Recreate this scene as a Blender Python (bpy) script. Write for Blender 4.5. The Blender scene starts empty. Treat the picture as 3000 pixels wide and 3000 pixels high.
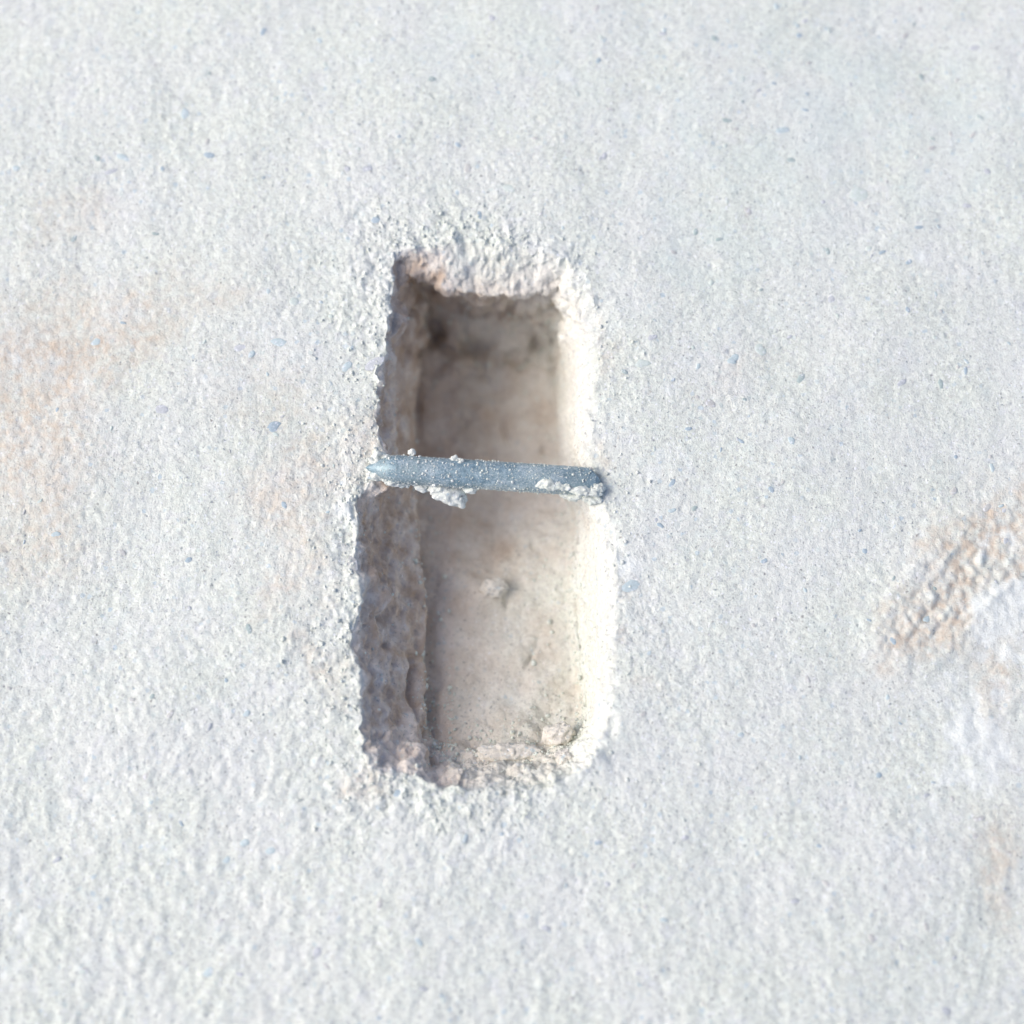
import bpy, bmesh, math, random
import numpy as np
from mathutils import Vector, Matrix

random.seed(7)
RNG = np.random.default_rng(7)
sc = bpy.context.scene
COL = sc.collection
R = math.radians
MM = 0.001

# ------------------------------------------------------------------ camera
TILT = R(12.0)
DIST = 0.42
FRAME = 0.30
cam_loc = Vector((0, -DIST*math.sin(TILT), DIST*math.cos(TILT)))
cd = bpy.data.cameras.new('camera'); cam = bpy.data.objects.new('camera', cd); COL.objects.link(cam)
cam.location = cam_loc
cam.rotation_euler = (TILT, 0, 0)
cd.sensor_width = 36; cd.lens = 36*DIST/FRAME
cd.clip_start = 0.01; cd.clip_end = 50
cd.dof.use_dof = True; cd.dof.focus_distance = DIST + 0.003; cd.dof.aperture_fstop = 3.1
sc.camera = cam

# ------------------------------------------------------------------ sky and sun (soft daylight from the upper left)
SUN_ELEV, SUN_AZ = 41.0, -90.0         # azimuth clockwise from +Y (top of the picture)
w = bpy.data.worlds.new('World'); sc.world = w; w.use_nodes = True
nt = w.node_tree
sky = nt.nodes.new('ShaderNodeTexSky'); sky.sky_type = 'NISHITA'; sky.sun_disc = False
sky.sun_elevation = R(SUN_ELEV); sky.sun_rotation = R(SUN_AZ % 360)
sky.dust_density = 2.2; sky.air_density = 0.45; sky.ozone_density = 0.5
bg = nt.nodes['Background']; nt.links.new(sky.outputs[0], bg.inputs[0]); bg.inputs[1].default_value = 0.11
sd = bpy.data.lights.new('sun', 'SUN'); so = bpy.data.objects.new('sun', sd); COL.objects.link(so)
sd.energy = 0.85; sd.angle = R(46); sd.color = (1.0, 0.965, 0.92)
az = R(SUN_AZ)
sdir = Vector((math.sin(az)*math.cos(R(SUN_ELEV)), math.cos(az)*math.cos(R(SUN_ELEV)), math.sin(R(SUN_ELEV))))
so.rotation_euler = sdir.to_track_quat('Z', 'Y').to_euler()
so.location = sdir*2
sc.view_settings.view_transform = 'Standard'; sc.view_settings.look = 'None'
sc.view_settings.gamma = 1; sc.view_settings.exposure = 1.25
sc.render.engine = 'CYCLES'
sc.cycles.max_bounces = 10; sc.cycles.diffuse_bounces = 6
sc.cycles.use_denoising = True; sc.cycles.denoiser = 'OPENIMAGEDENOISE'
sc.cycles.denoising_input_passes = 'RGB_ALBEDO_NORMAL'; sc.cycles.denoising_prefilter = 'ACCURATE'

# ------------------------------------------------------------------ helpers
fwd = (Vector((0, 0, 0)) - cam_loc).normalized()
rgt = Vector((1, 0, 0)); upv = rgt.cross(fwd)
def at(px, py, zmm=0.0):
    """point of the picture (3000 px wide) on the level plane z = zmm"""
    k = FRAME/DIST/3000
    d = fwd + rgt*((px-1500)*k) - upv*((py-1500)*k)
    t = (zmm*MM - cam_loc.z)/d.z
    return cam_loc + d*t

def hash3(ix, iy, iz, seed):
    h = (ix.astype(np.uint32)*np.uint32(374761393) + iy.astype(np.uint32)*np.uint32(668265263)
         + iz.astype(np.uint32)*np.uint32(2147483647) + np.uint32(seed*1013904223 & 0xffffffff))
    h = (h ^ (h >> np.uint32(13)))*np.uint32(1274126177)
    h = (h ^ (h >> np.uint32(16)))*np.uint32(2246822519)
    return h ^ (h >> np.uint32(15))
def u01(h): return (h & np.uint32(0xffffff)).astype(np.float32)/np.float32(16777216)

def vnoise(P, scale, seed=0):
    """smooth gradient noise, about -1..1; P in mm, scale = feature size in mm"""
    Q = P/scale + 1000.0
    I = np.floor(Q).astype(np.int64); F = (Q-I).astype(np.float32)
    U = F*F*F*(F*(F*6-15)+10)
    out = 0
    for dx in (0, 1):
        wx = U[:, 0] if dx else 1-U[:, 0]
        for dy in (0, 1):
            wy = U[:, 1] if dy else 1-U[:, 1]
            for dz in (0, 1):
                wz = U[:, 2] if dz else 1-U[:, 2]
                h = hash3(I[:, 0]+dx, I[:, 1]+dy, I[:, 2]+dz, seed)
                gx = u01(h)*2-1; gy = u01(h*np.uint32(3266489917))*2-1; gz = u01(h*np.uint32(668265263)+np.uint32(77))*2-1
                out = out + wx*wy*wz*(gx*(F[:, 0]-dx)+gy*(F[:, 1]-dy)+gz*(F[:, 2]-dz))
    return out*1.6
def fbm(P, scale, seed=0, octv=3, gain=0.5):
    o = 0; a = 1
    for k in range(octv):
        o = o + a*vnoise(P, scale/2**k, seed+k*17); a *= gain
    return o
def worley(P, scale, seed=0):
    Q = P/scale + 1000.0
    I = np.floor(Q).astype(np.int64); F = (Q-I).astype(np.float32)
    f1 = np.full(len(P), 9, np.float32); idv = np.zeros(len(P), np.float32)
    for dx in (-1, 0, 1):
        for dy in (-1, 0, 1):
            for dz in (-1, 0, 1):
                h = hash3(I[:, 0]+dx, I[:, 1]+dy, I[:, 2]+dz, seed)
                d = ((dx+u01(h)-F[:, 0])**2 + (dy+u01(h*np.uint32(3266489917))-F[:, 1])**2
                     + (dz+u01(h*np.uint32(668265263)+np.uint32(77))-F[:, 2])**2)
                m = d < f1
                f1 = np.where(m, d, f1); idv = np.where(m, u01(h*np.uint32(40503)+np.uint32(9)), idv)
    return np.sqrt(f1), idv
def sstep(a, b, x):
    t = np.clip((x-a)/(b-a), 0, 1); return t*t*(3-2*t)

def mesh_from(name, V, Fq, mats, parent=None, smooth=True):
    me = bpy.data.meshes.new(name)
    V = np.ascontiguousarray(V, np.float32); Fq = np.ascontiguousarray(Fq, np.int32)
    n, k = Fq.shape
    me.vertices.add(len(V)); me.vertices.foreach_set('co', V.ravel())
    me.loops.add(n*k); me.loops.foreach_set('vertex_index', Fq.ravel())
    me.polygons.add(n); me.polygons.foreach_set('loop_start', np.arange(0, n*k, k, dtype=np.int32))
    me.polygons.foreach_set('use_smooth', np.full(n, smooth))
    me.update(calc_edges=True)
    for m in mats: me.materials.append(m)
    o = bpy.data.objects.new(name, me); COL.objects.link(o)
    if parent: o.parent = parent
    return o

class NT:
    def __init__(s, name):
        s.m = bpy.data.materials.new(name); s.m.use_nodes = True
        s.t = s.m.node_tree; s.b = s.t.nodes['Principled BSDF']
    def n(s, typ, **kw):
        o = s.t.nodes.new(typ)
        for k, v in kw.items(): setattr(o, k, v)
        return o
    def l(s, a, b): s.t.links.new(a, b)
    def mix(s, fac, a, b, mode='MIX'):
        o = s.n('ShaderNodeMix', data_type='RGBA', blend_type=mode)
        for i, v in ((0, fac), (6, a), (7, b)):
            if hasattr(v, 'links') or isinstance(v, bpy.types.NodeSocket): s.l(v, o.inputs[i])
            else: o.inputs[i].default_value = v if i == 0 else (*v, 1)
        return o.outputs[2]
    def math(s, op, a, b=0.0, clamp=False):
        o = s.n('ShaderNodeMath', operation=op, use_clamp=clamp)
        for i, v in ((0, a), (1, b)):
            if isinstance(v, bpy.types.NodeSocket): s.l(v, o.inputs[i])
            else: o.inputs[i].default_value = v
        return o.outputs[0]
    def ramp(s, v, a, b, lo=0.0, hi=1.0):
        o = s.n('ShaderNodeMapRange', clamp=True)
        s.l(v, o.inputs[0]); o.inputs[1].default_value = a; o.inputs[2].default_value = b
        o.inputs[3].default_value = lo; o.inputs[4].default_value = hi
        return o.outputs[0]
    def noise(s, co, scale, detail=3, rough=0.55):
        o = s.n('ShaderNodeTexNoise'); s.l(co, o.inputs['Vector'])
        o.inputs['Scale'].default_value = scale; o.inputs['Detail'].default_value = detail; o.inputs['Roughness'].default_value = rough
        return o.outputs[0]
    def vor(s, co, scale, rnd=1.0):
        o = s.n('ShaderNodeTexVoronoi'); s.l(co, o.inputs['Vector']); o.inputs['Scale'].default_value = scale
        return o
    def attr(s, name):
        return s.n('ShaderNodeAttribute', attribute_name=name).outputs['Fac']

# ------------------------------------------------------------------ materials
def concrete_material(name='pale_concrete', masks=True, tint=0.0):
    g = NT(name); tc = g.n('ShaderNodeNewGeometry').outputs['Position']
    mp = g.n('ShaderNodeVectorMath', operation='SCALE'); g.l(tc, mp.inputs[0]); mp.inputs[3].default_value = 1000.0
    co = mp.outputs[0]                                            # millimetres
    wv = g.n('ShaderNodeTexNoise'); g.l(co, wv.inputs['Vector']); wv.inputs['Scale'].default_value = 1.1; wv.inputs['Detail'].default_value = 3
    wsub = g.n('ShaderNodeVectorMath', operation='SUBTRACT'); g.l(wv.outputs['Color'], wsub.inputs[0]); wsub.inputs[1].default_value = (.5, .5, .5)
    wsc = g.n('ShaderNodeVectorMath', operation='SCALE'); g.l(wsub.outputs[0], wsc.inputs[0]); wsc.inputs[3].default_value = 1.5
    wadd = g.n('ShaderNodeVectorMath', operation='ADD'); g.l(co, wadd.inputs[0]); g.l(wsc.outputs[0], wadd.inputs[1])
    cw = wadd.outputs[0]                                          # wobbled, so that grains are not round
    base = g.mix(g.ramp(g.noise(co, 0.75, 5, 0.72), 0.40, 0.60), (0.628, 0.656, 0.580), (0.785, 0.822, 0.728))
    base = g.mix(g.ramp(g.noise(co, 0.035, 3), 0.4, 0.65, 0, 0.45), base, (0.74, 0.745, 0.72))
    hue = g.n('ShaderNodeTexNoise'); g.l(co, hue.inputs['Vector']); hue.inputs['Scale'].default_value = 0.22; hue.inputs['Detail'].default_value = 4
    base = g.mix(g.ramp(hue.outputs[0], 0.56, 0.68, 0, 0.35), base, (0.66, 0.73, 0.685))
    hs = g.n('ShaderNodeSeparateColor'); g.l(hue.outputs['Color'], hs.inputs[0])
    base = g.mix(g.ramp(hs.outputs[1], 0.57, 0.68, 0, 0.28), base, (0.70, 0.71, 0.73))
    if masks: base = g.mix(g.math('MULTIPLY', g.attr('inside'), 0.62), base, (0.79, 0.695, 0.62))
    elif tint: base = g.mix(tint, base, (0.74, 0.66, 0.575))
    def grains(scale, lo, hi, cut, ca, cb, amt):
        v = g.vor(cw, scale); sp = g.n('ShaderNodeSeparateColor'); g.l(v.outputs['Color'], sp.inputs[0])
        m = g.math('MULTIPLY', g.ramp(v.outputs['Distance'], hi, lo), g.ramp(sp.outputs[0], cut, cut+.03))
        return v, g.mix(g.math('MULTIPLY', m, g.math('MULTIPLY', g.ramp(sp.outputs[2], 0, 1, .4, 1), amt)), base, g.mix(g.ramp(sp.outputs[1], .35, .65), ca, cb))
    v1, base = grains(0.72, .30, .42, .62, (0.55, 0.56, 0.52), (0.49, 0.51, 0.50), 0.7)
    v2, base = grains(1.5, .26, .40, .70, (0.33, 0.35, 0.34), (0.47, 0.45, 0.40), 0.75)
    v4, base = grains(0.95, .22, .36, .87, (0.17, 0.22, 0.25), (0.22, 0.22, 0.21), 0.85)
    v3, base = grains(0.48, .30, .38, .84, (0.46, 0.57, 0.62), (0.58, 0.66, 0.62), 0.7)
    v5, base = grains(1.0, .25, .4, .78, (0.86, 0.88, 0.87), (0.84, 0.86, 0.87), 0.9)
    if masks:
        st = g.math('MULTIPLY', g.attr('stain'), g.ramp(g.noise(co, 0.35, 4, 0.65), 0.36, 0.62, 0.25, 1.0))
        base = g.mix(st, base, (0.65, 0.56, 0.44))
        dt = g.math('MULTIPLY', g.attr('dirt_shade'), g.ramp(g.noise(co, 0.22, 5, 0.6), 0.34, 0.66, 0.45, 1.0))
        base = g.mix(dt, base, (0.50, 0.37, 0.265))  # grime brown, also painted in as slot shade
        base = g.mix(g.attr('lilac'), base, (0.62, 0.72, 0.67))
        base = g.mix(g.math('MULTIPLY', g.attr('chalk'), g.ramp(g.noise(co, 0.8, 4, .7), .36, .6, .35, 1)), base, (0.83, 0.86, 0.81))
    g.l(base, g.b.inputs['Base Color'])
    g.b.inputs['Roughness'].default_value = 0.93
    g.b.inputs['Specular IOR Level'].default_value = 0.25
    h = g.math('ADD', g.math('MULTIPLY', g.noise(co, 1.5, 5, 0.75), 1.1), g.math('MULTIPLY', g.ramp(v2.outputs['Distance'], 0.0, 0.6), -0.35))
    b = g.n('ShaderNodeBump'); g.l(h, b.inputs['Height'])
    b.inputs['Strength'].default_value = 0.8; b.inputs['Distance'].default_value = 0.00035
    g.l(b.outputs[0], g.b.inputs['Normal'])
    return g.m
M_CON = concrete_material()
M_TAN = concrete_material('tan_mortar', masks=False, tint=0.62)
M_CRUMB = concrete_material('pale_mortar', masks=False)

def stone_material(name, c):
    g = NT(name); tc = g.n('ShaderNodeNewGeometry').outputs['Position']
    mp = g.n('ShaderNodeVectorMath', operation='SCALE'); g.l(tc, mp.inputs[0]); mp.inputs[3].default_value = 1000.0
    hi = tuple(min(0.9, x*1.16+0.02) for x in c)
    col = g.mix(g.ramp(g.noise(mp.outputs[0], 1.6, 4, 0.7), 0.4, 0.66), c, hi)
    col = g.mix(g.ramp(g.noise(mp.outputs[0], 0.9, 4, 0.75), 0.56, 0.63, 0, 0.85), col, (0.80, 0.81, 0.82))   # cement film
    g.l(col, g.b.inputs['Base Color']); g.b.inputs['Roughness'].default_value = 0.8
    b = g.n('ShaderNodeBump'); g.l(g.noise(mp.outputs[0], 2.5, 4, 0.7), b.inputs['Height'])
    b.inputs['Strength'].default_value = 0.5; b.inputs['Distance'].default_value = 0.0002
    g.l(b.outputs[0], g.b.inputs['Normal'])
    return g.m
STONES = [stone_material('slate_blue_stone', (0.34, 0.42, 0.46)), stone_material('pale_blue_stone', (0.46, 0.545, 0.545)),
          stone_material('lavender_stone', (0.46, 0.48, 0.49)), stone_material('green_grey_stone', (0.34, 0.41, 0.39)),
          stone_material('grey_stone', (0.48, 0.48, 0.45)), stone_material('pale_mint_stone', (0.54, 0.60, 0.545))]

def steel_material():
    g = NT('galvanised_steel'); tc = g.n('ShaderNodeTexCoord').outputs['Object']
    mp = g.n('ShaderNodeVectorMath', operation='SCALE'); g.l(tc, mp.inputs[0]); mp.inputs[3].default_value = 1000.0
    co = mp.outputs[0]
    base = g.mix(g.ramp(g.noise(co, 0.7, 5, 0.7), 0.35, 0.65), (0.14, 0.22, 0.255), (0.275, 0.385, 0.43))
    base = g.mix(g.ramp(g.noise(co, 0.12, 2), 0.45, 0.65, 0, 0.5), base, (0.27, 0.35, 0.34))
    dust = g.ramp(g.math('ADD', g.noise(co, 1.9, 6, 0.8), g.math('MULTIPLY', g.noise(co, 0.16, 3), 0.35)), 0.66, 0.80)
    vd = g.vor(co, 1.5); sp = g.n('ShaderNodeSeparateColor'); g.l(vd.outputs['Color'], sp.inputs[0])
    dots = g.math('MULTIPLY', g.ramp(vd.outputs['Distance'], 0.3, 0.16), g.ramp(sp.outputs[0], 0.5, 0.55))
    dust = g.math('MAXIMUM', g.math('MULTIPLY', dust, 0.6), g.math('MULTIPLY', dots, 0.5))
    base = g.mix(g.math('MULTIPLY', dust, .8), base, (0.70, 0.75, 0.76))
    g.l(base, g.b.inputs['Base Color'])
    g.l(g.math('SUBTRACT', 0.3, g.math('MULTIPLY', dust, 0.7), clamp=True), g.b.inputs['Metallic'])
    g.l(g.ramp(g.noise(co, 1.0, 3), 0.3, 0.7, 0.30, 0.48), g.b.inputs['Roughness'])
    b = g.n('ShaderNodeBump'); g.l(g.math('ADD', g.noise(co, 1.8, 5, 0.7), dots), b.inputs['Height'])
    b.inputs['Strength'].default_value = 0.6; b.inputs['Distance'].default_value = 0.0002
    g.l(b.outputs[0], g.b.inputs['Normal'])
    return g.m
M_STEEL = steel_material()

# ------------------------------------------------------------------ the concrete surface with its slot
# each station: five picture points going down the side of the slot, (x, y, depth mm)
ST = [
 ((1160,745,0),(1180,775,-4),(1198,795,-20),(1238,850,-40),(1262,930,-52)),
 ((1225,725,0),(1262,805,-5),(1262,800,-20),(1280,870,-42),(1300,980,-54)),
 ((1300,712,0),(1308,850,-7),(1320,848,-22),(1330,890,-42),(1350,1015,-55)),
 ((1400,706,0),(1400,874,-8),(1405,865,-22),(1410,905,-42),(1420,1022,-55)),
 ((1500,712,0),(1500,862,-7),(1500,858,-20),(1500,910,-40),(1500,1020,-54)),
 ((1585,732,0),(1572,838,-6),(1575,862,-18),(1575,920,-38),(1575,1010,-52)),
 ((1655,772,0),(1628,830,-6),(1620,860,-18),(1618,920,-36),(1612,992,-50)),
 ((1702,850,0),(1677,890,-5),(1654,910,-20),(1640,950,-36),(1622,1000,-50)),
 ((1724,960,0),(1694,960,-6),(1664,970,-22),(1643,990,-38),(1630,1025,-50)),
 ((1728,1100,0),(1700,1100,-5),(1667,1100,-22),(1641,1110,-38),(1628,1120,-50)),
 ((1719,1230,0),(1696,1230,-5),(1666,1230,-22),(1645,1230,-38),(1632,1230,-49)),
 ((1712,1320,0),(1692,1325,-5),(1666,1330,-22),(1645,1330,-37),(1633,1330,-48)),
 ((1722,1378,0),(1694,1385,-5),(1668,1390,-22),(1648,1390,-36),(1636,1390,-47)),
 ((1738,1440,0),(1716,1452,-3),(1672,1455,-21),(1656,1455,-35),(1642,1455,-46)),
 ((1772,1495,0),(1738,1500,-5),(1712,1500,-20),(1688,1505,-34),(1674,1505,-43)),
 ((1790,1570,0),(1763,1570,-5),(1724,1570,-20),(1688,1570,-34),(1668,1570,-41)),
 ((1800,1700,0),(1772,1700,-5),(1722,1700,-20),(1672,1700,-34),(1652,1700,-40)),
 ((1802,1830,0),(1775,1830,-5),(1726,1830,-20),(1683,1830,-34),(1662,1830,-40)),
 ((1795,1950,0),(1768,1950,-5),(1732,1950,-20),(1696,1950,-33),(1674,1950,-39)),
 ((1786,2060,0),(1762,2060,-5),(1736,2055,-18),(1708,2050,-30),(1688,2040,-37)),
 ((1765,2165,0),(1742,2155,-5),(1722,2142,-15),(1700,2128,-25),(1675,2105,-34)),
 ((1715,2245,0),(1695,2222,-5),(1680,2202,-14),(1663,2178,-22),(1642,2145,-30)),
 ((1620,2292,0),(1610,2267,-4),(1604,2243,-12),(1595,2213,-19),(1580,2173,-27)),
 ((1490,2318,0),(1490,2297,-4),(1490,2265,-12),(1490,2230,-19),(1490,2178,-28)),
 ((1360,2318,0),(1360,2297,-4),(1358,2265,-12),(1355,2230,-20),(1350,2183,-30)),
 ((1275,2300,0),(1280,2278,-4),(1283,2257,-12),(1288,2235,-20),(1302,2190,-32)),
 ((1222,2278,0),(1243,2262,-3),(1251,2243,-14),(1258,2215,-24),(1272,2170,-34)),
 ((1175,2268,0),(1200,2222,-4),(1226,2192,-14),(1245,2168,-26),(1256,2140,-36)),
 ((1108,2266,0),(1125,2238,-4),(1188,2168,-14),(1243,2120,-28),(1240,2110,-38)),
 ((1060,2225,0),(1084,2197,-4),(1148,2130,-15),(1245,2085,-28),(1235,2085,-40)),
 ((1048,2120,0),(1072,2110,-4),(1130,2080,-16),(1240,2040,-29),(1230,2040,-41)),
 ((1043,1990,0),(1066,1990,-4),(1125,1985,-17),(1236,1985,-30),(1224,1985,-42)),
 ((1012,1875,0),(1050,1880,-4),(1122,1880,-17),(1247,1880,-30),(1228,1880,-43)),
 ((1045,1760,0),(1076,1760,-4),(1130,1760,-17),(1250,1760,-30),(1228,1760,-44)),
 ((1026,1650,0),(1050,1650,-4),(1118,1650,-17),(1232,1650,-31),(1218,1650,-45)),
 ((1034,1530,0),(1057,1530,-4),(1118,1530,-17),(1224,1530,-32),(1214,1530,-46)),
 ((1042,1452,0),(1068,1464,-3),(1128,1470,-17),(1221,1470,-33),(1213,1470,-47)),
 ((1058,1408,0),(1115,1430,-2),(1156,1437,-15),(1221,1425,-33),(1213,1425,-48)),
 ((1082,1355,0),(1150,1388,-4),(1172,1385,-18),(1219,1380,-34),(1213,1380,-50)),
 ((1102,1310,0),(1124,1320,-3),(1163,1325,-18),(1217,1325,-36),(1213,1325,-50)),
 ((1093,1210,0),(1113,1210,-3),(1158,1210,-18),(1214,1210,-37),(1212,1210,-51)),
 ((1103,1080,0),(1123,1080,-3),(1167,1080,-18),(1224,1080,-38),(1221,1080,-52)),
 ((1117,960,0),(1136,960,-3),(1180,960,-19),(1230,965,-39),(1231,975,-53)),
 ((1132,860,0),(1151,865,-3),(1190,872,-20),(1234,900,-40),(1244,935,-53)),
]
NS = len(ST)
DEEP = 0.85
for _i in range(29, len(ST)):
    _s = ST[_i]; _o = (16, 9) if _i >= 37 else (10, 6)
    ST[_i] = ((_s[0][0]+_o[0], _s[0][1], 0), (_s[1][0]+_o[1], _s[1][1], _s[1][2]))+_s[2:]
for _i in range(7, 20):
    _s = ST[_i]; ST[_i] = ((_s[0][0]+(24 if _i < 14 else 8), _s[0][1], 0), (_s[1][0]-(2 if _i < 14 else 8), _s[1][1], -2.4))+_s[2:]
key = np.array([[list(at(x, y, z*((0.95 if y < 1400 else 0.78) if z < -10 else 1))) for x, y, z in s] for s in ST])*1000.0          # NS,5,3 in mm
wgt = np.array([np.linalg.norm(key[(i+1) % NS, 1]-key[i, 1])*(1.75 if (i <= 6 or 20 <= i <= 27) else 1.0)+0.6 for i in range(NS)])
NA = 2040
cs = np.concatenate([[0], np.cumsum(wgt)])/wgt.sum()
tt = np.arange(NA)/NA
si = np.clip(np.searchsorted(cs, tt, side='right')-1, 0, NS-1)
sf = ((tt-cs[si])/(cs[si+1]-cs[si]))[:, None, None]
p0, p1, p2, p3 = key[(si-1) % NS], key[si], key[(si+1) % NS], key[(si+2) % NS]
cat = 0.5*(2*p1 + (p2-p0)*sf + (2*p0-5*p1+4*p2-p3)*sf**2 + (3*p1-p0-3*p2+p3)*sf**3)
CUR = 0.45*cat + 0.55*(p1*(1-sf)+p2*sf)                                    # NA,5,3
# centre line of the floor and the outer frame
yc = np.clip(CUR[:, 4, 1], key[23, 4, 1]+16, key[3, 4, 1]-16)
cen = np.stack([np.full(NA, -5.8), yc, np.zeros(NA)], 1)
yq = np.array([-80, -60, -30, 0, 30, 70.]); zq = np.array([-33, -36, -40, -45, -49, -54.])
cen[:, 2] = np.interp(yc, yq, zq)*np.where(yc > 5, .95, np.where(yc < -15, .78, .78+.17*(yc+15)/20)) - 1.0
c0 = np.array([-5.5, 1.0])
dirv = (CUR[:, 0, :2]-c0)*np.array([2.3, 1.0])
ang = np.unwrap(np.arctan2(dirv[:, 1], dirv[:, 0]))
ker = np.hanning(61); ker /= ker.sum()
tot = ang[-1]-ang[0]; tot = round(tot/(2*math.pi))*2*math.pi
ext = np.concatenate([ang[-60:]-tot, ang, ang[:60]+tot]); ang = np.convolve(ext, ker, 'same')[60:-60]
dv = np.stack([np.cos(ang), np.sin(ang)], 1)
HX, HY = 185.0, 190.0
sup = (np.abs(dv[:, 0]/HX)**9 + np.abs(dv[:, 1]/HY)**9)**(-1/9.)
outer = np.concatenate([dv*sup[:, None], np.zeros((NA, 1))], 1)

rings = []
N1 = 350
s = np.linspace(0, 1, N1+1)[1:]; s = 0.42*s + 0.58*s**1.5
far = [1.06, 1.15, 1.3, 1.5, 1.9, 2.6, 3.6, 5.0, 8.0]
for f in reversed(far): rings.append(outer*f)
for v in s[::-1]: rings.append(CUR[:, 0]*(1-v)+outer*v)
n_out = len(rings)
rings.append(CUR[:, 0].copy())
for a, n in ((0, 26), (1, 46), (2, 46), (3, 30)):
    for k in range(1, n+1): rings.append(CUR[:, a]*(1-k/n)+CUR[:, a+1]*(k/n))
NF = 62
for k in range(1, NF+1):
    v = k/NF; rings.append(CUR[:, 4]*(1-v)+cen*v)
G = np.array(rings); NR = len(G)                                            # NR,NA,3
# soften the profile a little, across the rings of the slot only
a0 = n_out-4
for _ in range(5):
    G[a0:-1] = 0.25*G[a0-1:-2]+0.5*G[a0:-1]+0.25*G[a0+1:]
for _ in range(40):    # floor centre seam
    G[-12:-1] = 0.25*G[-13:-2]+0.5*G[-12:-1]+0.25*G[-11:]
    
_x = CUR[:, 0, 0]; _y = CUR[:, 0, 1]
_rm = (sstep(8, 18, _x)*sstep(-72, -60, _y)*sstep(66, 52, _y))[None, :, None]
for _ in range(160):
    a1, b1 = n_out-22, n_out+50
    G[a1:b1] = G[a1:b1]*(1-_rm)+_rm*(0.25*G[a1-1:b1-1]+0.5*G[a1:b1]+0.25*G[a1+1:b1+1])
def grid_normals(G):
    du = np.roll(G, -1, 1)-np.roll(G, 1, 1)
    dr = np.gradient(G, axis=0)
    n = np.cross(dr, du); l = np.linalg.norm(n, axis=2, keepdims=True)
    n = n/np.maximum(l, 1e-9)
    n[-4:] = (0, 0, 1)
    return n
Nn = grid_normals(G)
if Nn[60, :, 2].mean() < 0: Nn = -Nn
Nn[-4:] = (0, 0, 1)
P = G.reshape(-1, 3).copy(); Nf = Nn.reshape(-1, 3)
ri = np.repeat(np.arange(NR), NA)
dlip = np.linalg.norm(G-CUR[None, :, 0], axis=2).reshape(-1)
outside = ri < n_out
X_, Y_ = P[:, 0].copy(), P[:, 1].copy()
side = 0.25+0.75*sstep(18, -5, X_)+0.25*sstep(55, 70, Y_)
near = np.where(outside, side*np.exp(-dlip/9.0), 1.0)               # 1 in the slot, fading outwards
near2 = np.where(outside, side*np.exp(-dlip/22.0), 1.0)
_var = np.clip(0.62+1.0*vnoise(P, 26, 91)+0.5*vnoise(P, 11, 92), 0.12, 1.5)
near = np.where(outside, near*_var, near); near2 = np.where(outside, near2*_var, near2)
inslot = (~outside).astype(float)
floorm = sstep(n_out+110, n_out+150, ri.astype(float))
X0, Y0, Z0 = P[:, 0].copy(), P[:, 1].copy(), P[:, 2].copy()

def blob(px, py, rx, ry, rot=0.0, soft=0.6):
    c = at(px, py); dx = X0-c.x*1000; dy = Y0-c.y*1000
    ca, sa = math.cos(R(rot)), math.sin(R(rot))
    u = (dx*ca+dy*sa)/(rx*0.1); v = (-dx*sa+dy*ca)/(ry*0.1)
    return np.exp(-(u*u+v*v)*1.2)

# ragged outline: push everything round the rim sideways with vector noise
softr = sstep(8, 18, X_)*sstep(-70, -60, Y_)*sstep(62, 52, Y_)
lipm = np.where(outside, np.exp(-dlip/5.0), np.clip(1-(ri-n_out)/170.0, 0.25, 1))
for k in range(3):
    d = 1.25*fbm(P, 9.0, 100+k*31, 2)+0.75*vnoise(P, 3.2, 300+k)+0.35*vnoise(P, 1.5, 340+k)
    P[:, k] += d*lipm*(0.55 if k == 2 else 1)*(1.25-0.95*softr)
# relief along the normal
D = np.zeros(len(P))
D += -4.0*(np.clip(X0, -185, 185)/150)**2*outside*sstep(6, 2, np.abs(X0)/200*4)  # convex bow, added so the left part catches more light
D += 1.1*vnoise(P, 60, 5)+0.5*vnoise(P, 24, 6)                              # gentle unevenness
D += (0.16+0.25*near2)*vnoise(P, 9, 7)
rough = 0.75+0.35*vnoise(P, 30, 8)
rough = rough + 1.3*near + 0.6*near2*(X0 < -15) + 0.5*blob(2850, 1650, 280, 200) + 0.15*sstep(0, -140, Y0)*(~outside*0+1) + 0.35*sstep(-40, -150, X0)
rough = np.where(outside, rough, np.where(floorm > 0.5, 0.9, 1.7))
lumpy = np.where(outside, 0.25+0.75*sstep(-10, -110, Y0)+0.55*sstep(20, -120, X0)*sstep(60, -20, Y0)+0.9*blob(2850, 1650, 280, 200), 0)
D += lumpy*(0.20*vnoise(P, 5.0, 16)+0.14*vnoise(P, 2.9, 18))
D += 0.17*rough*vnoise(P, 3.1, 9)+0.12*rough*vnoise(P, 1.7, 10)+0.08*rough*vnoise(P, 0.95, 11)
crag = np.where(outside, near*(0.35+0.65*(X0 < 0))+0.35*near2*(X0 < -40), 0.5*(floorm < .5))
D += crag*(0.9*np.abs(vnoise(P, 7, 13))+0.6*vnoise(P, 3.6, 14)+0.3*vnoise(P, 2, 15)-0.2)
f1, cid = worley(P, 2.0, 12)
gb = np.sqrt(np.clip(1-(f1/0.55)**2, 0, 1))*(cid > 0.45)                    # half-buried sand beads
beads = np.where(outside, 0.08+0.35*near+0.22*near2, 0.35-0.2*floorm)
D += 0.55*beads*gb*(0.4+0.6*cid)
f2, cid2 = worley(P, 4.3, 21)
gb2 = np.sqrt(np.clip(1-(f2/0.5)**2, 0, 1))*(cid2 > 0.6)
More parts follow.
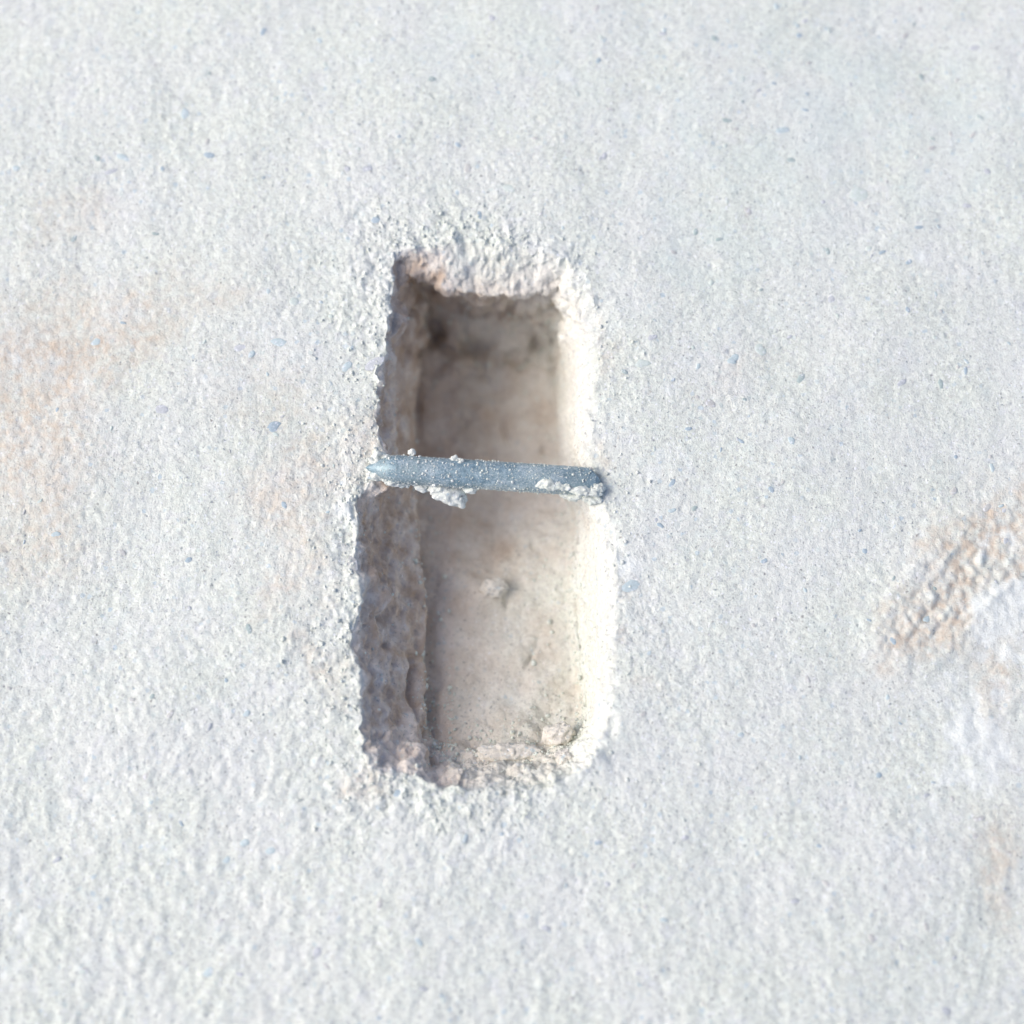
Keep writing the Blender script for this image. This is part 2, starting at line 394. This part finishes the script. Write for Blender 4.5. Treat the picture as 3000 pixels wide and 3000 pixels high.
D += gb2*np.where(outside, 0.06+0.55*near*(0.3+0.7*(X0 < 0)), 0.30)
pit, pid = worley(P, 5.5, 33)                                                # small pits
D -= 0.35*np.clip(1-(pit/0.22), 0, 1)*(pid > 0.5)*np.where(outside, 1, 0.4)
# chunky broken faces on the left wall and far wall
wall = ((ri >= n_out+26) & (ri < n_out+125)).astype(float)
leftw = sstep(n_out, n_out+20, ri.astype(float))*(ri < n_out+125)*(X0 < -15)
D += (~outside)*(floorm < .5)*(0.22*vnoise(P, 1.3, 47)+0.12*vnoise(P, .8, 48))
D += leftw*sstep(10, -15, Y0)*(1.6*fbm(P, 11, 51, 3)+0.9*np.abs(vnoise(P, 5, 52)))
D += leftw*sstep(-10, 15, Y0)*(0.6*fbm(P, 12, 57, 2))
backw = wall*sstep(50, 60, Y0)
fb, idb = worley(P, 8.0, 54)
D += backw*(2.2*fbm(P, 13, 55, 3)+2.4*np.sqrt(np.clip(1-(fb/0.6)**2, 0, 1))*(idb > 0.4))
D += (~outside)*sstep(52, 62, Y0)*floorm*(2.0*fbm(P, 9, 56, 3)+2.0*np.sqrt(np.clip(1-(fb/0.6)**2, 0, 1))*(idb > 0.5))
botw = (~outside)*sstep(-58, -70, Y0)
D += botw*(1.5*fbm(P, 8, 58, 3)+1.0*np.sqrt(np.clip(1-(worley(P, 6.0, 59)[0]/0.6)**2, 0, 1)))
# lumps and scratches on the floor
def flo(px, py, zmm, rx, ry, amp, rot=0):
    c = at(px, py, zmm*DEEP); dx = X0-c.x*1000; dy = Y0-c.y*1000
    ca, sa = math.cos(R(rot)), math.sin(R(rot))
    u = (dx*ca+dy*sa)/rx; v = (-dx*sa+dy*ca)/ry
    return amp*np.exp(-(u*u+v*v))*(~outside)*floorm
D += flo(1430, 1735, -43, 7, 4, 2.4)+flo(1380, 1770, -42, 9, 3, 1.3, 10)+flo(1300, 2050, -38, 3, 9, 2.0)+flo(1290, 1830, -41, 3, 10, 1.8)
D += flo(1470, 1000, -53, 5, 3, 3.0)+flo(1540, 990, -52, 3, 3, 2.6)-flo(1268, 958, -52, 2.5, 3, 5)-flo(1570, 985, -52, 2, 2, 3)
D += -flo(1476, 1248, -50, 0.8, 3.6, 1.7, 8)-flo(1596, 1310, -49, 1.1, 1.1, 2.0)-flo(1222, 1180, -50, 1.2, 8, 2.5)
D += -flo(1485, 1765, -42, 1.0, 2.5, 1.6)-flo(1552, 1935, -39, 0.9, 4.0, 1.2, -25)-flo(1560, 1600, -44, .8, 2, 1.2)
D += floorm*(0.9*fbm(P, 16, 61, 2)+0.5*vnoise(P, 5, 62)+0.25*vnoise(P, 2.2, 65)+0.8*np.clip(vnoise(P, 7, 66)-.25, 0, 1)*sstep(30, -10, X0*0+Y0))
rr_ = ri-(n_out+26+92.0)
D -= 2.2*np.exp(-(rr_/3.0)**2)*sstep(5, -5, Y0)*(X0 > 10)*(Y0 > -62)*(0.6+0.8*vnoise(P, 6, 63))
rr2 = ri-(n_out+26+78.0)
D -= 2.2*np.exp(-(rr2/5)**2)*sstep(-30, -48, Y0)*(X0 < -18)*(0.8+0.8*vnoise(P, 7, 64))
# dents beside the rim
D += -0.9*blob(1790, 2128, 18, 45)*outside
D += 1.2*blob(1740, 2210, 60, 60)*outside
# crumbly ridge up to the right edge and the diagonal hollow
ca_, sa_ = math.cos(R(48)), math.sin(R(48))
RU = np.stack([(P[:, 0]*ca_+P[:, 1]*sa_)/2.1, (-P[:, 0]*sa_+P[:, 1]*ca_), 0*P[:, 0]], 1)
ridge = vnoise(RU, 3.6, 71)+0.5*vnoise(RU, 1.9, 72)
rz = blob(2860, 1650, 330, 150, 45)+0.7*blob(2700, 1830, 180, 120, 30)
D += 0.50*rz*ridge+0.7*rz*np.abs(vnoise(P, 4, 73))+0.35*rz*vnoise(P, 2.2, 78)
D += 1.0*(sstep(0.05, 0.6, rz)-0.5*rz)*outside
D += 0.35*blob(2900, 2100, 160, 300)*np.abs(vnoise(P, 7, 74))*2
D += leftw*sstep(10, -15, Y0)*(-1.6*np.clip(1-(pit/0.42), 0, 1)*(pid > 0.35))
edgefade = np.clip((n_out-ri)/10.0, 0, 1)
P2 = P + Nf*D[:, None]
_G2 = P2.reshape(NR, NA, 3)
for _ in range(26):
    a1, b1 = n_out-9, n_out+16
    _G2[a1:b1] = _G2[a1:b1]*(1-_rm)+_rm*(0.25*_G2[a1-1:b1-1]+0.5*_G2[a1:b1]+0.25*_G2[a1+1:b1+1])
_g = np.clip(1-np.abs(np.arange(NR)-n_out)/16.0, 0, 1)[:, None, None]
P2 = (_G2 + _g*_rm*np.stack([np.zeros(NR*NA), np.zeros(NR*NA), 0.22*vnoise(P, 2.4, 75)+0.18*vnoise(P, 1.3, 76)+.3*vnoise(P, 6, 77)], 1).reshape(NR, NA, 3)).reshape(-1, 3)
P2[ri < len(far)-2, 2] = np.minimum(P2[ri < len(far)-2, 2], 1.5)

# colour masks (stains and dust of their own shape; slot grime mixed with painted shade)
warp = P + np.stack([9*fbm(P, 22, 80, 3), 9*fbm(P, 22, 84, 3), 0*X0], 1)
XS, YS = X0, Y0; X0, Y0 = warp[:, 0], warp[:, 1]
stain = (0.75*blob(60, 1150, 260, 280)+0.65*blob(300, 960, 220, 150, 20)+0.30*blob(180, 620, 160, 120, 50)+0.30*blob(650, 850, 160, 110)
  + 0.30*blob(760, 1150, 200, 120)+0.45*blob(100, 1500, 200, 220)+0.30*blob(800, 1750, 60, 160, -30)
  + 0.35*blob(860, 1500, 140, 220)+1.25*blob(2860, 1650, 330, 130, 45)*np.clip(0.7-0.7*ridge+0.5*vnoise(P, 4, 79), 0.05, 1.2)+0.5*blob(2700, 1840, 160, 90, 30)+0.5*blob(2930, 2000, 90, 120)
  + 0.55*blob(2950, 2520, 90, 160)+0.25*blob(1820, 1750, 30, 90)+0.4*blob(1830, 1880, 30, 50)+0.22*blob(1880, 2020, 50, 50)
  + 0.35*blob(1750, 1000, 40, 160)+0.35*blob(1730, 1290, 40, 60)+0.4*blob(1090, 1270, 60, 90)+0.30*blob(980, 1400, 150, 120)+0.2*blob(2150, 1100, 120, 100)
  + 0.4*blob(1090, 2250, 60, 60)+0.4*blob(980, 1900, 60, 160)+0.15)
stain = np.where(outside, stain*1.05*np.clip(0.85+0.55*vnoise(P, 3.5, 81)+.4*vnoise(P, 9, 82), .2, 1.5)*sstep(0.02, 0.5, stain), 0.16)
chalk = (1.3*blob(2960, 1840, 90, 160)+1.2*blob(2870, 2120, 130, 110)+1.0*blob(2850, 2250, 120, 60)+1.1*blob(2990, 1620, 60, 60)
  + 0.9*blob(1880, 1360, 80, 60)+0.8*blob(1830, 1640, 60, 90)+0.9*blob(1050, 1540, 40, 120)+0.7*blob(2750, 2310, 60, 60))
chalk = np.clip((chalk+0.75*fbm(P, 11, 90, 4, .65)-0.55)*2.4, 0, 1)*outside*0.85
lil = (blob(2300, 350, 500, 400)+blob(2750, 350, 400, 300)+blob(2050, 750, 260, 200)+0.6*blob(1500, 150, 700, 200))
lil = np.clip(lil*(0.5+0.9*fbm(P, 15, 95, 3)), 0, 1)*0.30*outside
X0, Y0 = XS, YS
dirt_shade = np.where(outside, 0.0, np.clip(0.20+0.44*leftw*sstep(-74, -60, Y0)+backw*(0.05+0.5*sstep(10, -12, X0))+0.35*fbm(P, 14, 96, 3)+floorm*(0.06+0.22*sstep(-40, 50, Y0)*sstep(12, -10, X0)+0.15*sstep(-5, -20, X0))-0.5*(X0 > 15)*wall, 0, 0.92))  # brown grime plus painted shade: heavier on left, weaker on lit right wall
dirt_shade = dirt_shade + 0.75*np.exp(-(rr_/2.2)**2)*sstep(5, -5, Y_)*(X_ > 10)*np.clip(0.4+1.2*vnoise(P, 5, 67), 0, 1)
dirt_shade = dirt_shade + 0.35*wall*(X_ > 15)*np.clip(fbm(P, 7, 68, 3)-.25, 0, 1)
dirt_shade = dirt_shade + (~outside)*leftw*sstep(-74, -62, Y_)*(0.9*fbm(P, 9, 97, 3)+0.6*fbm(P, 4, 98, 2))
dirt_shade = np.clip(np.where(outside, 0, dirt_shade*np.where(X_ < -18, sstep(n_out, n_out+12, ri.astype(float)), sstep(n_out+6, n_out+34, ri.astype(float)))), 0, 0.92)

inside = sstep(n_out+2, n_out+30, ri.astype(float))*np.where(X_ < -18, 1.25, 0.75-0.35*sstep(8, 18, X_)-0.5*sstep(-14, 2, X_)*sstep(15, -30, Y_))  # warm sand tint of the slot, raised on the left to colour its shade
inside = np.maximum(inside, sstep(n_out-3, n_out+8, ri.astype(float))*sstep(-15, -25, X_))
def sub(r0, r1):
    n = r1-r0+1
    V = P2.reshape(NR, NA, 3)[r0:r1+1].reshape(-1, 3)*MM
    i = np.arange(n-1)[:, None]*NA; j = np.arange(NA)[None, :]; jn = (j+1) % NA
    F = np.stack([i+j, i+jn, i+NA+jn, i+NA+j], 2).reshape(-1, 4)
    return V, F
def orient(V, F):
    q = V[F[:2000]]; n = np.cross(q[:, 1]-q[:, 0], q[:, 3]-q[:, 0])
    return F if n[:, 2].sum() > 0 else F[:, ::-1]
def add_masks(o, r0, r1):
    for nm, arr in (('stain', stain), ('inside', inside), ('chalk', chalk), ('lilac', lil), ('dirt_shade', dirt_shade)):
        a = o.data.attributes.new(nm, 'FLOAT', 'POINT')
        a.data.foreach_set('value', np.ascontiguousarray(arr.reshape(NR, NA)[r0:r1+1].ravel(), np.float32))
V, F = sub(0, n_out+2); F = orient(V, F); FLIP = F[0, 0] != 0 or F[0, 1] != 1
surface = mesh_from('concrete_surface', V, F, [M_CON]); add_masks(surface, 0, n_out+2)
surface['kind'] = 'structure'
surface['label'] = 'pale grainy concrete surface with tan stains around a long slot'
V, F = sub(n_out+2, NR-1)
if FLIP: F = F[:, ::-1]
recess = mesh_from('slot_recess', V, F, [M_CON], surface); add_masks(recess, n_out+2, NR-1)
recess['label'] = 'long deep slot cut in the concrete, brownish in its shaded left side'

# height lookup for things resting on the outside surface
from mathutils.kdtree import KDTree
PO = P2[(ri >= len(far)-2) & (ri <= n_out+2)]
cell = {}
gx = np.floor(PO[:, 0]).astype(int); gy = np.floor(PO[:, 1]).astype(int)
HG = np.full((420, 420), np.nan, np.float32)
HG[np.clip(gx+210, 0, 419), np.clip(gy+210, 0, 419)] = PO[:, 2]
def ground_slope(x, y):
    return (math.atan2(ground_z(x, y+1.5)-ground_z(x, y-1.5), 3), -math.atan2(ground_z(x+1.5, y)-ground_z(x-1.5, y), 3))
def ground_z(x, y):
    i, j = int(math.floor(x))+210, int(math.floor(y))+210
    blk = HG[max(i-1, 0):i+2, max(j-1, 0):j+2]
    return float(np.nanmean(blk)) if np.isfinite(blk).any() else 0.0

# ------------------------------------------------------------------ embedded stones (parts of the surface)
def pebble_mesh(seed, mat):
    r = random.Random(seed); n = 9
    bm = bmesh.new(); ph = r.random()*6
    rad = [1+0.22*math.sin(2*t*2*math.pi/n+ph)+r.uniform(-.2, .2) for t in range(n)]
    rings_ = []
    for f, z in ((1.0, -0.25), (0.86, 0.05), (0.5, 0.13)):
        rings_.append([bm.verts.new((f*rad[k]*math.cos(2*math.pi*k/n), f*rad[k]*math.sin(2*math.pi*k/n)*0.72, z+r.uniform(-.02, .02))) for k in range(n)])
    top = bm.verts.new((0, 0, 0.15))
    for a, b in zip(rings_, rings_[1:]):
        for k in range(n): bm.faces.new((a[k], a[(k+1) % n], b[(k+1) % n], b[k]))
    for k in range(n): bm.faces.new((rings_[-1][k], rings_[-1][(k+1) % n], top))
    me = bpy.data.meshes.new('pebble'); bm.to_mesh(me); bm.free()
    for p in me.polygons: p.use_smooth = True
    me.materials.append(mat); return me
PEB = [[pebble_mesh(100*i+j, m) for j in range(5)] for i, m in enumerate(STONES)]
# (x, y in the picture, length px, width px, turn, stone kind)
KNOWN = [(2097,110,26,20,0,3),(536,323,34,26,60,1),(354,450,36,22,30,1),(318,489,34,18,-10,2),(611,447,28,24,20,0),(1100,643,30,20,0,0),
 (450,677,18,12,0,3),(207,687,26,14,-35,3),(272,994,30,22,0,1),(814,1000,44,26,20,1),(1016,1072,30,26,-30,1),(1098,1062,60,34,-30,2),
 (801,1242,40,22,-15,0),(2152,1045,30,22,0,1),(1848,1716,52,34,-10,1),(1165,2325,26,20,0,0),(2081,1180,30,24,0,4),(2035,1487,18,14,0,3),
 (1405,630,24,16,80,0),(2362,316,20,12,20,0),(2295,377,36,24,0,1),(2008,2454,20,16,0,2),(2780,2966,26,20,0,2),(606,2850,30,24,0,1),
 (790,2493,26,20,0,1),(714,2470,22,22,0,1),(1076,494,30,22,0,2),(1017,494,22,16,20,2),(1265,233,22,16,0,3),(1490,551,34,24,10,5),
 (1910,990,28,20,0,2),(472,1195,36,30,20,2),(800,1250,30,24,-20,0),(700,1015,30,24,0,2),(735,1035,24,18,-40,1),
 (860,880,30,22,0,5),(2230,1020,36,30,0,5),(2145,1056,22,20,20,1),(1885,1065,40,28,0,5),(2018,1255,18,14,0,0),(1830,1090,20,16,0,3),
 (2440,870,20,26,0,2),(2665,900,20,12,80,0),(2590,730,22,12,-20,0),(2700,655,24,14,0,0),(3000-480,560,60,40,0,5),(2130,350,24,18,0,3),
 (2345,95,20,16,0,0),(660,2520,22,18,0,1),(700,2855,20,14,0,2),(2720,2330,18,14,0,2),(930,2790,22,30,0,2),(155,1560,24,18,0,1),
 (720,2090,20,18,0,1),(1600,2720,24,18,0,2),(2580,2270,18,14,0,0),(2330,2640,22,16,0,2),(1780,2590,18,14,0,2),(2200,2320,16,12,0,4)]
pebs = list(KNOWN)+[(1034,1652,46,34,80,4)]
rr = random.Random(5)
from mathutils import noise as mn
while len(pebs) < 300:
    x, y = rr.uniform(10, 2990), rr.uniform(10, 2990)
    if 980 < x < 1860 and 680 < y < 2360: continue
    dens = 0.25+0.75*(x/3000)*(1-y/3000)*1.6
    if rr.random() > dens: continue
    L = rr.choice((11, 12, 13, 15, 18, 22))*rr.uniform(0.9, 1.2)
    pebs.append((x, y, L, L*rr.uniform(.55, .9), rr.uniform(0, 180), rr.choice((0, 0, 1, 1, 2, 2, 3, 4, 4, 4, 5, 5))))
for k, (px, py, L, W, rot, kd) in enumerate(pebs):
    p = at(px, py); z = ground_z(p.x*1000, p.y*1000)*MM
    o = bpy.data.objects.new('pebble', PEB[kd][k % 5]); COL.objects.link(o); o.parent = surface
    o.location = (p.x, p.y, z+0.00010)
    sx, sy = ground_slope(p.x*1000, p.y*1000)
    o.rotation_mode = 'QUATERNION'; o.rotation_quaternion = (Matrix.Rotation(sy, 3, 'Y') @ Matrix.Rotation(sx, 3, 'X') @ Matrix.Rotation(R(-rot), 3, 'Z')).to_quaternion()
    o.scale = (L*0.5*0.1*MM*1.1, W*0.5*0.1*MM*1.45, 0.0005)

# ------------------------------------------------------------------ steel pin
RAD = 4.25
pa = at(1086, 1370, 0.5)*1000; pb = at(1762, 1413, -0.5)*1000
pa = Vector(pa); pb = Vector(pb)
axis = (pb-pa).normalized(); LEN = (pb-pa).length
pin = bpy.data.objects.new('steel_pin', None); COL.objects.link(pin); pin.empty_display_size = .01
pin['label'] = 'blue grey steel pin with a pointed left end laid across the middle of the slot'
pin['category'] = 'steel pin'
mid = (pa+pb)/2
rot = axis.to_track_quat('X', 'Z')
pin.location = Vector((mid.x, mid.y, mid.z-0.3))*MM; pin.rotation_mode = 'QUATERNION'; pin.rotation_quaternion = rot
def revolve(name, prof, nseg, mat, cut=None, noise_amp=0.0, tipcap=True):
    V = []; F = []
    for (x, r) in prof:
        for k in range(nseg):
            a = 2*math.pi*k/nseg
            V.append([x, r*math.cos(a), r*math.sin(a)])
    V = np.array(V)
    V[:, 1:] += (noise_amp*vnoise(V+50, 2.3, 400)+noise_amp*0.6*vnoise(V+50, 1.0, 401))[:, None]*V[:, 1:]/np.maximum(np.linalg.norm(V[:, 1:], axis=1), .2)[:, None]
    if cut: V = cut(V)
    n = len(prof)
    for i in range(n-1):
        for k in range(nseg):
            F.append([i*nseg+k, i*nseg+(k+1) % nseg, (i+1)*nseg+(k+1) % nseg, (i+1)*nseg+k])
    return mesh_from(name, V*MM, np.array(F), [mat], pin)
h = LEN/2
xs = np.linspace(-h+11.5, h, 150)
def cut(V):   # the right end is ground off on a slant: a flat facet that faces up and along
    x, y, z = V.T
    over = (x-(h-12))*0.10 + z - 3.9 + 0.10*(y)
    z = np.where(over > 0, z-over, z)
    # blunt, rounded end
    e = np.clip((x-(h-2.2))/2.2, 0, 1); f = np.clip(1-e**2.2, 0.0, 1)**0.5
    x = x - 4.2*np.abs(np.clip(y/RAD, -1, 1))**2.4*np.clip((x-(h-9))/9, 0, 1)*np.where(y > 0, 1, .8)
    return np.stack([x, y*(0.05+0.95*f), z*(0.05+.95*f)], 1)
xs = np.concatenate([np.linspace(-h+8.5, h-2.2, 120, endpoint=False), h-2.2+2.2*np.sin(np.linspace(0, math.pi/2, 14))])
shaft = revolve('shaft', [(x, RAD) for x in xs], 64, M_STEEL, cut, 0.05)
tipx = np.linspace(0, 1, 40)
point = revolve('point', [(-h-1.6+10.1*t, 0.05+(RAD-0.05)*math.sin(math.pi/2*t)**0.9) for t in tipx], 64, M_STEEL, None, 0.05)

# mortar crust parts on the pin
def lump(name, loc, size, seed, mat, parent=None, sub_=4, amp=0.3, flat=None):
    bm = bmesh.new(); bmesh.ops.create_icosphere(bm, subdivisions=sub_, radius=1.0)
    V = np.array([v.co[:] for v in bm.verts]); off = np.array([seed*13.1, seed*7.7, seed*3.3])
    nrm = V.copy(); V = V*(1+0.9*amp*fbm(V+off, 1.1, seed, 2))[:, None]*np.array(size)
    sc_ = min(1.0, min(size)/1.6+.25)
    fw, iw = worley(V+off*3, 1.25*sc_, seed+9)
    V = V+nrm*((0.55*fbm(V+off*2, 1.9*sc_, seed+3, 3)+0.55*np.sqrt(np.clip(1-(fw/.62)**2, 0, 1))*iw+0.16*vnoise(V+off, 0.4, seed+5))*sc_)[:, None]
    for v, c in zip(bm.verts, V): v.co = Vector(c*MM)
    me = bpy.data.meshes.new(name); bm.to_mesh(me); bm.free()
    for p in me.polygons: p.use_smooth = True
    me.materials.append(mat)
    o = bpy.data.objects.new(name, me); COL.objects.link(o)
    if parent: o.parent = parent
    o.location = Vector(loc)*MM
    return o
def on_pin(px, py, zmm):
    p = at(px, py, zmm)*1000
    return rot.inverted() @ (Vector(p)-Vector((mid.x, mid.y, mid.z-0.3)))
CRUST = [(1315,1442,-3,(4.2,3.6,2.2),1),(1345,1462,-4,(2.6,2.4,1.8),2),(1292,1432,-2,(3.2,2.0,1.8),3),(1236,1424,-2,(2.2,1.5,1.2),4),
         (1375,1430,-1.5,(2.2,1.4,1.2),5),(1610,1418,2.6,(4.6,1.5,1.0),6),(1650,1424,2.4,(2.6,1.3,0.9),7),(1715,1440,1.8,(4.6,1.5,1.1),8),
         (1748,1430,1.6,(2.4,1.3,1.0),9),(1206,1326,1.0,(1.0,0.8,0.8),10),(1334,1350,2.0,(1.8,1.3,0.8),11),(1349,1358,3.0,(1.0,1.0,0.6),12)]
CRUST += [(1112,1340,0,(2.6,1.8,1.6),13),(1100,1352,0.6,(1.6,1.0,1.2),14),(1108,1392,-0.5,(3.2,1.7,1.6),15),(1150,1410,-1,(3.0,1.4,1.6),16),(1186,1418,-2,(2.0,1.2,1.4),17),(1738,1462,-1.0,(3.6,1.4,1.6),18),(1690,1456,-2,(4.0,1.0,1.4),19)]
for (px, py, z, s_, sd_) in CRUST:
    lump('mortar_crust', on_pin(px, py, z), s_, sd_, M_CRUMB, pin)
# fine dust grains clinging to the pin, one stuff part
def grain_cloud(name, pts, parent=None, mat=None, seed=3):
    rg = np.random.default_rng(seed)
    t = (1+5**.5)/2
    B = np.array([(-1,t,0),(1,t,0),(-1,-t,0),(1,-t,0),(0,-1,t),(0,1,t),(0,-1,-t),(0,1,-t),(t,0,-1),(t,0,1),(-t,0,-1),(-t,0,1)])/math.sqrt(1+t*t)
    T = np.array([(0,11,5),(0,5,1),(0,1,7),(0,7,10),(0,10,11),(1,5,9),(5,11,4),(11,10,2),(10,7,6),(7,1,8),(3,9,4),(3,4,2),(3,2,6),(3,6,8),(3,8,9),(4,9,5),(2,4,11),(6,2,10),(8,6,7),(9,8,1)])
    n = len(pts); pts = np.asarray(pts)
    S = pts[:, 3][:, None, None]*(rg.uniform(.7, 1.3, (n, 1, 3)))*(1+rg.uniform(-.22, .22, (n, 12, 1)))
    V = (B[None]*S+pts[:, None, :3]).reshape(-1, 3)*MM
    F = (T[None]+np.arange(n)[:, None, None]*12).reshape(-1, 3)
    o = mesh_from(name, V, F, [mat or M_CRUMB], parent)
    o['kind'] = 'stuff'; return o
dp = []
for _ in range(1700):
    x = random.uniform(-h+3, h-2); a = random.gauss(0, 1.2) if random.random() < .6 else random.choice((-1, 1))*random.gauss(1.45, .2)
    r_ = RAD if x > -h+8.5 else RAD*math.sin(math.pi/2*max((x+h+1.6)/10.1, .02))**0.9
    s_ = abs(random.gauss(0, .12))+.05
    if random.random() < .04: s_ += .25
    z = r_*math.cos(a)
    over = (x-(h-12))*0.10+z-3.9
    if over > 0: z -= over
    dp.append((x, r_*math.sin(a), z, s_))
grain_cloud('dust_grains', dp, pin)

# ------------------------------------------------------------------ loose pieces resting in and around the slot
def thing_lump(name, label, cat, px, py, z, size, seed, group=None, amp=.3):
    o = lump(name, at(px, py, z)*1000, size, seed, M_TAN, None, 5, amp)
    o['label'] = label; o['category'] = cat
    if group: o['group'] = group
    return o
G_ = 'broken bits of concrete in and beside the slot'
thing_lump('concrete_fragment', 'pale rounded concrete lump in the middle of the lower slot floor', 'concrete fragment', 1448, 1722, -30.5, (4.2, 2.8, 2.2), 21, G_)
thing_lump('concrete_fragment', 'hooked concrete fragment in the lower right corner of the slot', 'concrete fragment', 1640, 2150, -17.5, (4.6, 3.4, 3.0), 22, G_)
thing_lump('concrete_fragment', 'crumbly concrete fragment at the lower right end below the hooked fragment', 'concrete fragment', 1660, 2222, -9, (3.2, 2.4, 2.2), 23, G_)
thing_lump('concrete_fragment', 'low broad lump of rubble at the bottom end of the slot', 'concrete fragment', 1490, 2212, -16.5, (9.5, 3.6, 2.0), 24, G_)

# sand grains lying round the rim and in the slot
pts = []
lipP = P2.reshape(NR, NA, 3)
rg = random.Random(11)
for _ in range(3000):
    if rg.random() < 0.62:
        r_ = n_out-int(abs(rg.gauss(0, 34))); j = rg.randrange(NA)
        if lipP[r_, j, 0] > 5 and rg.random() < .8: continue
    else:
        r_ = rg.randrange(n_out, NR-30); j = rg.randrange(NA)
        if rg.random() < .6: continue
    p = lipP[min(max(r_, 12), NR-1), j]
    s_ = 0.14+abs(rg.gauss(0, .2)); s_ = min(s_, .7)
    pts.append((p[0], p[1], p[2]+s_*.25, s_))
for _ in range(1500):
    r_ = rg.randrange(n_out+120, NR-30) if rg.random() < .5 else int(n_out+26+92+rg.gauss(6, 12)); j = rg.randrange(NA)
    p = lipP[min(r_, NR-5), j]
    if p[1] > 20 and rg.random() < .4: continue
    s_ = 0.16+abs(rg.gauss(0, .26)); s_ = min(s_, 1.0)
    pts.append((p[0], p[1], p[2]+s_*.35, s_))
sg = grain_cloud('sand_grains', pts, None, M_CRUMB, 8)
sg['label'] = 'loose pale sand grains scattered round the rim and inside the slot'
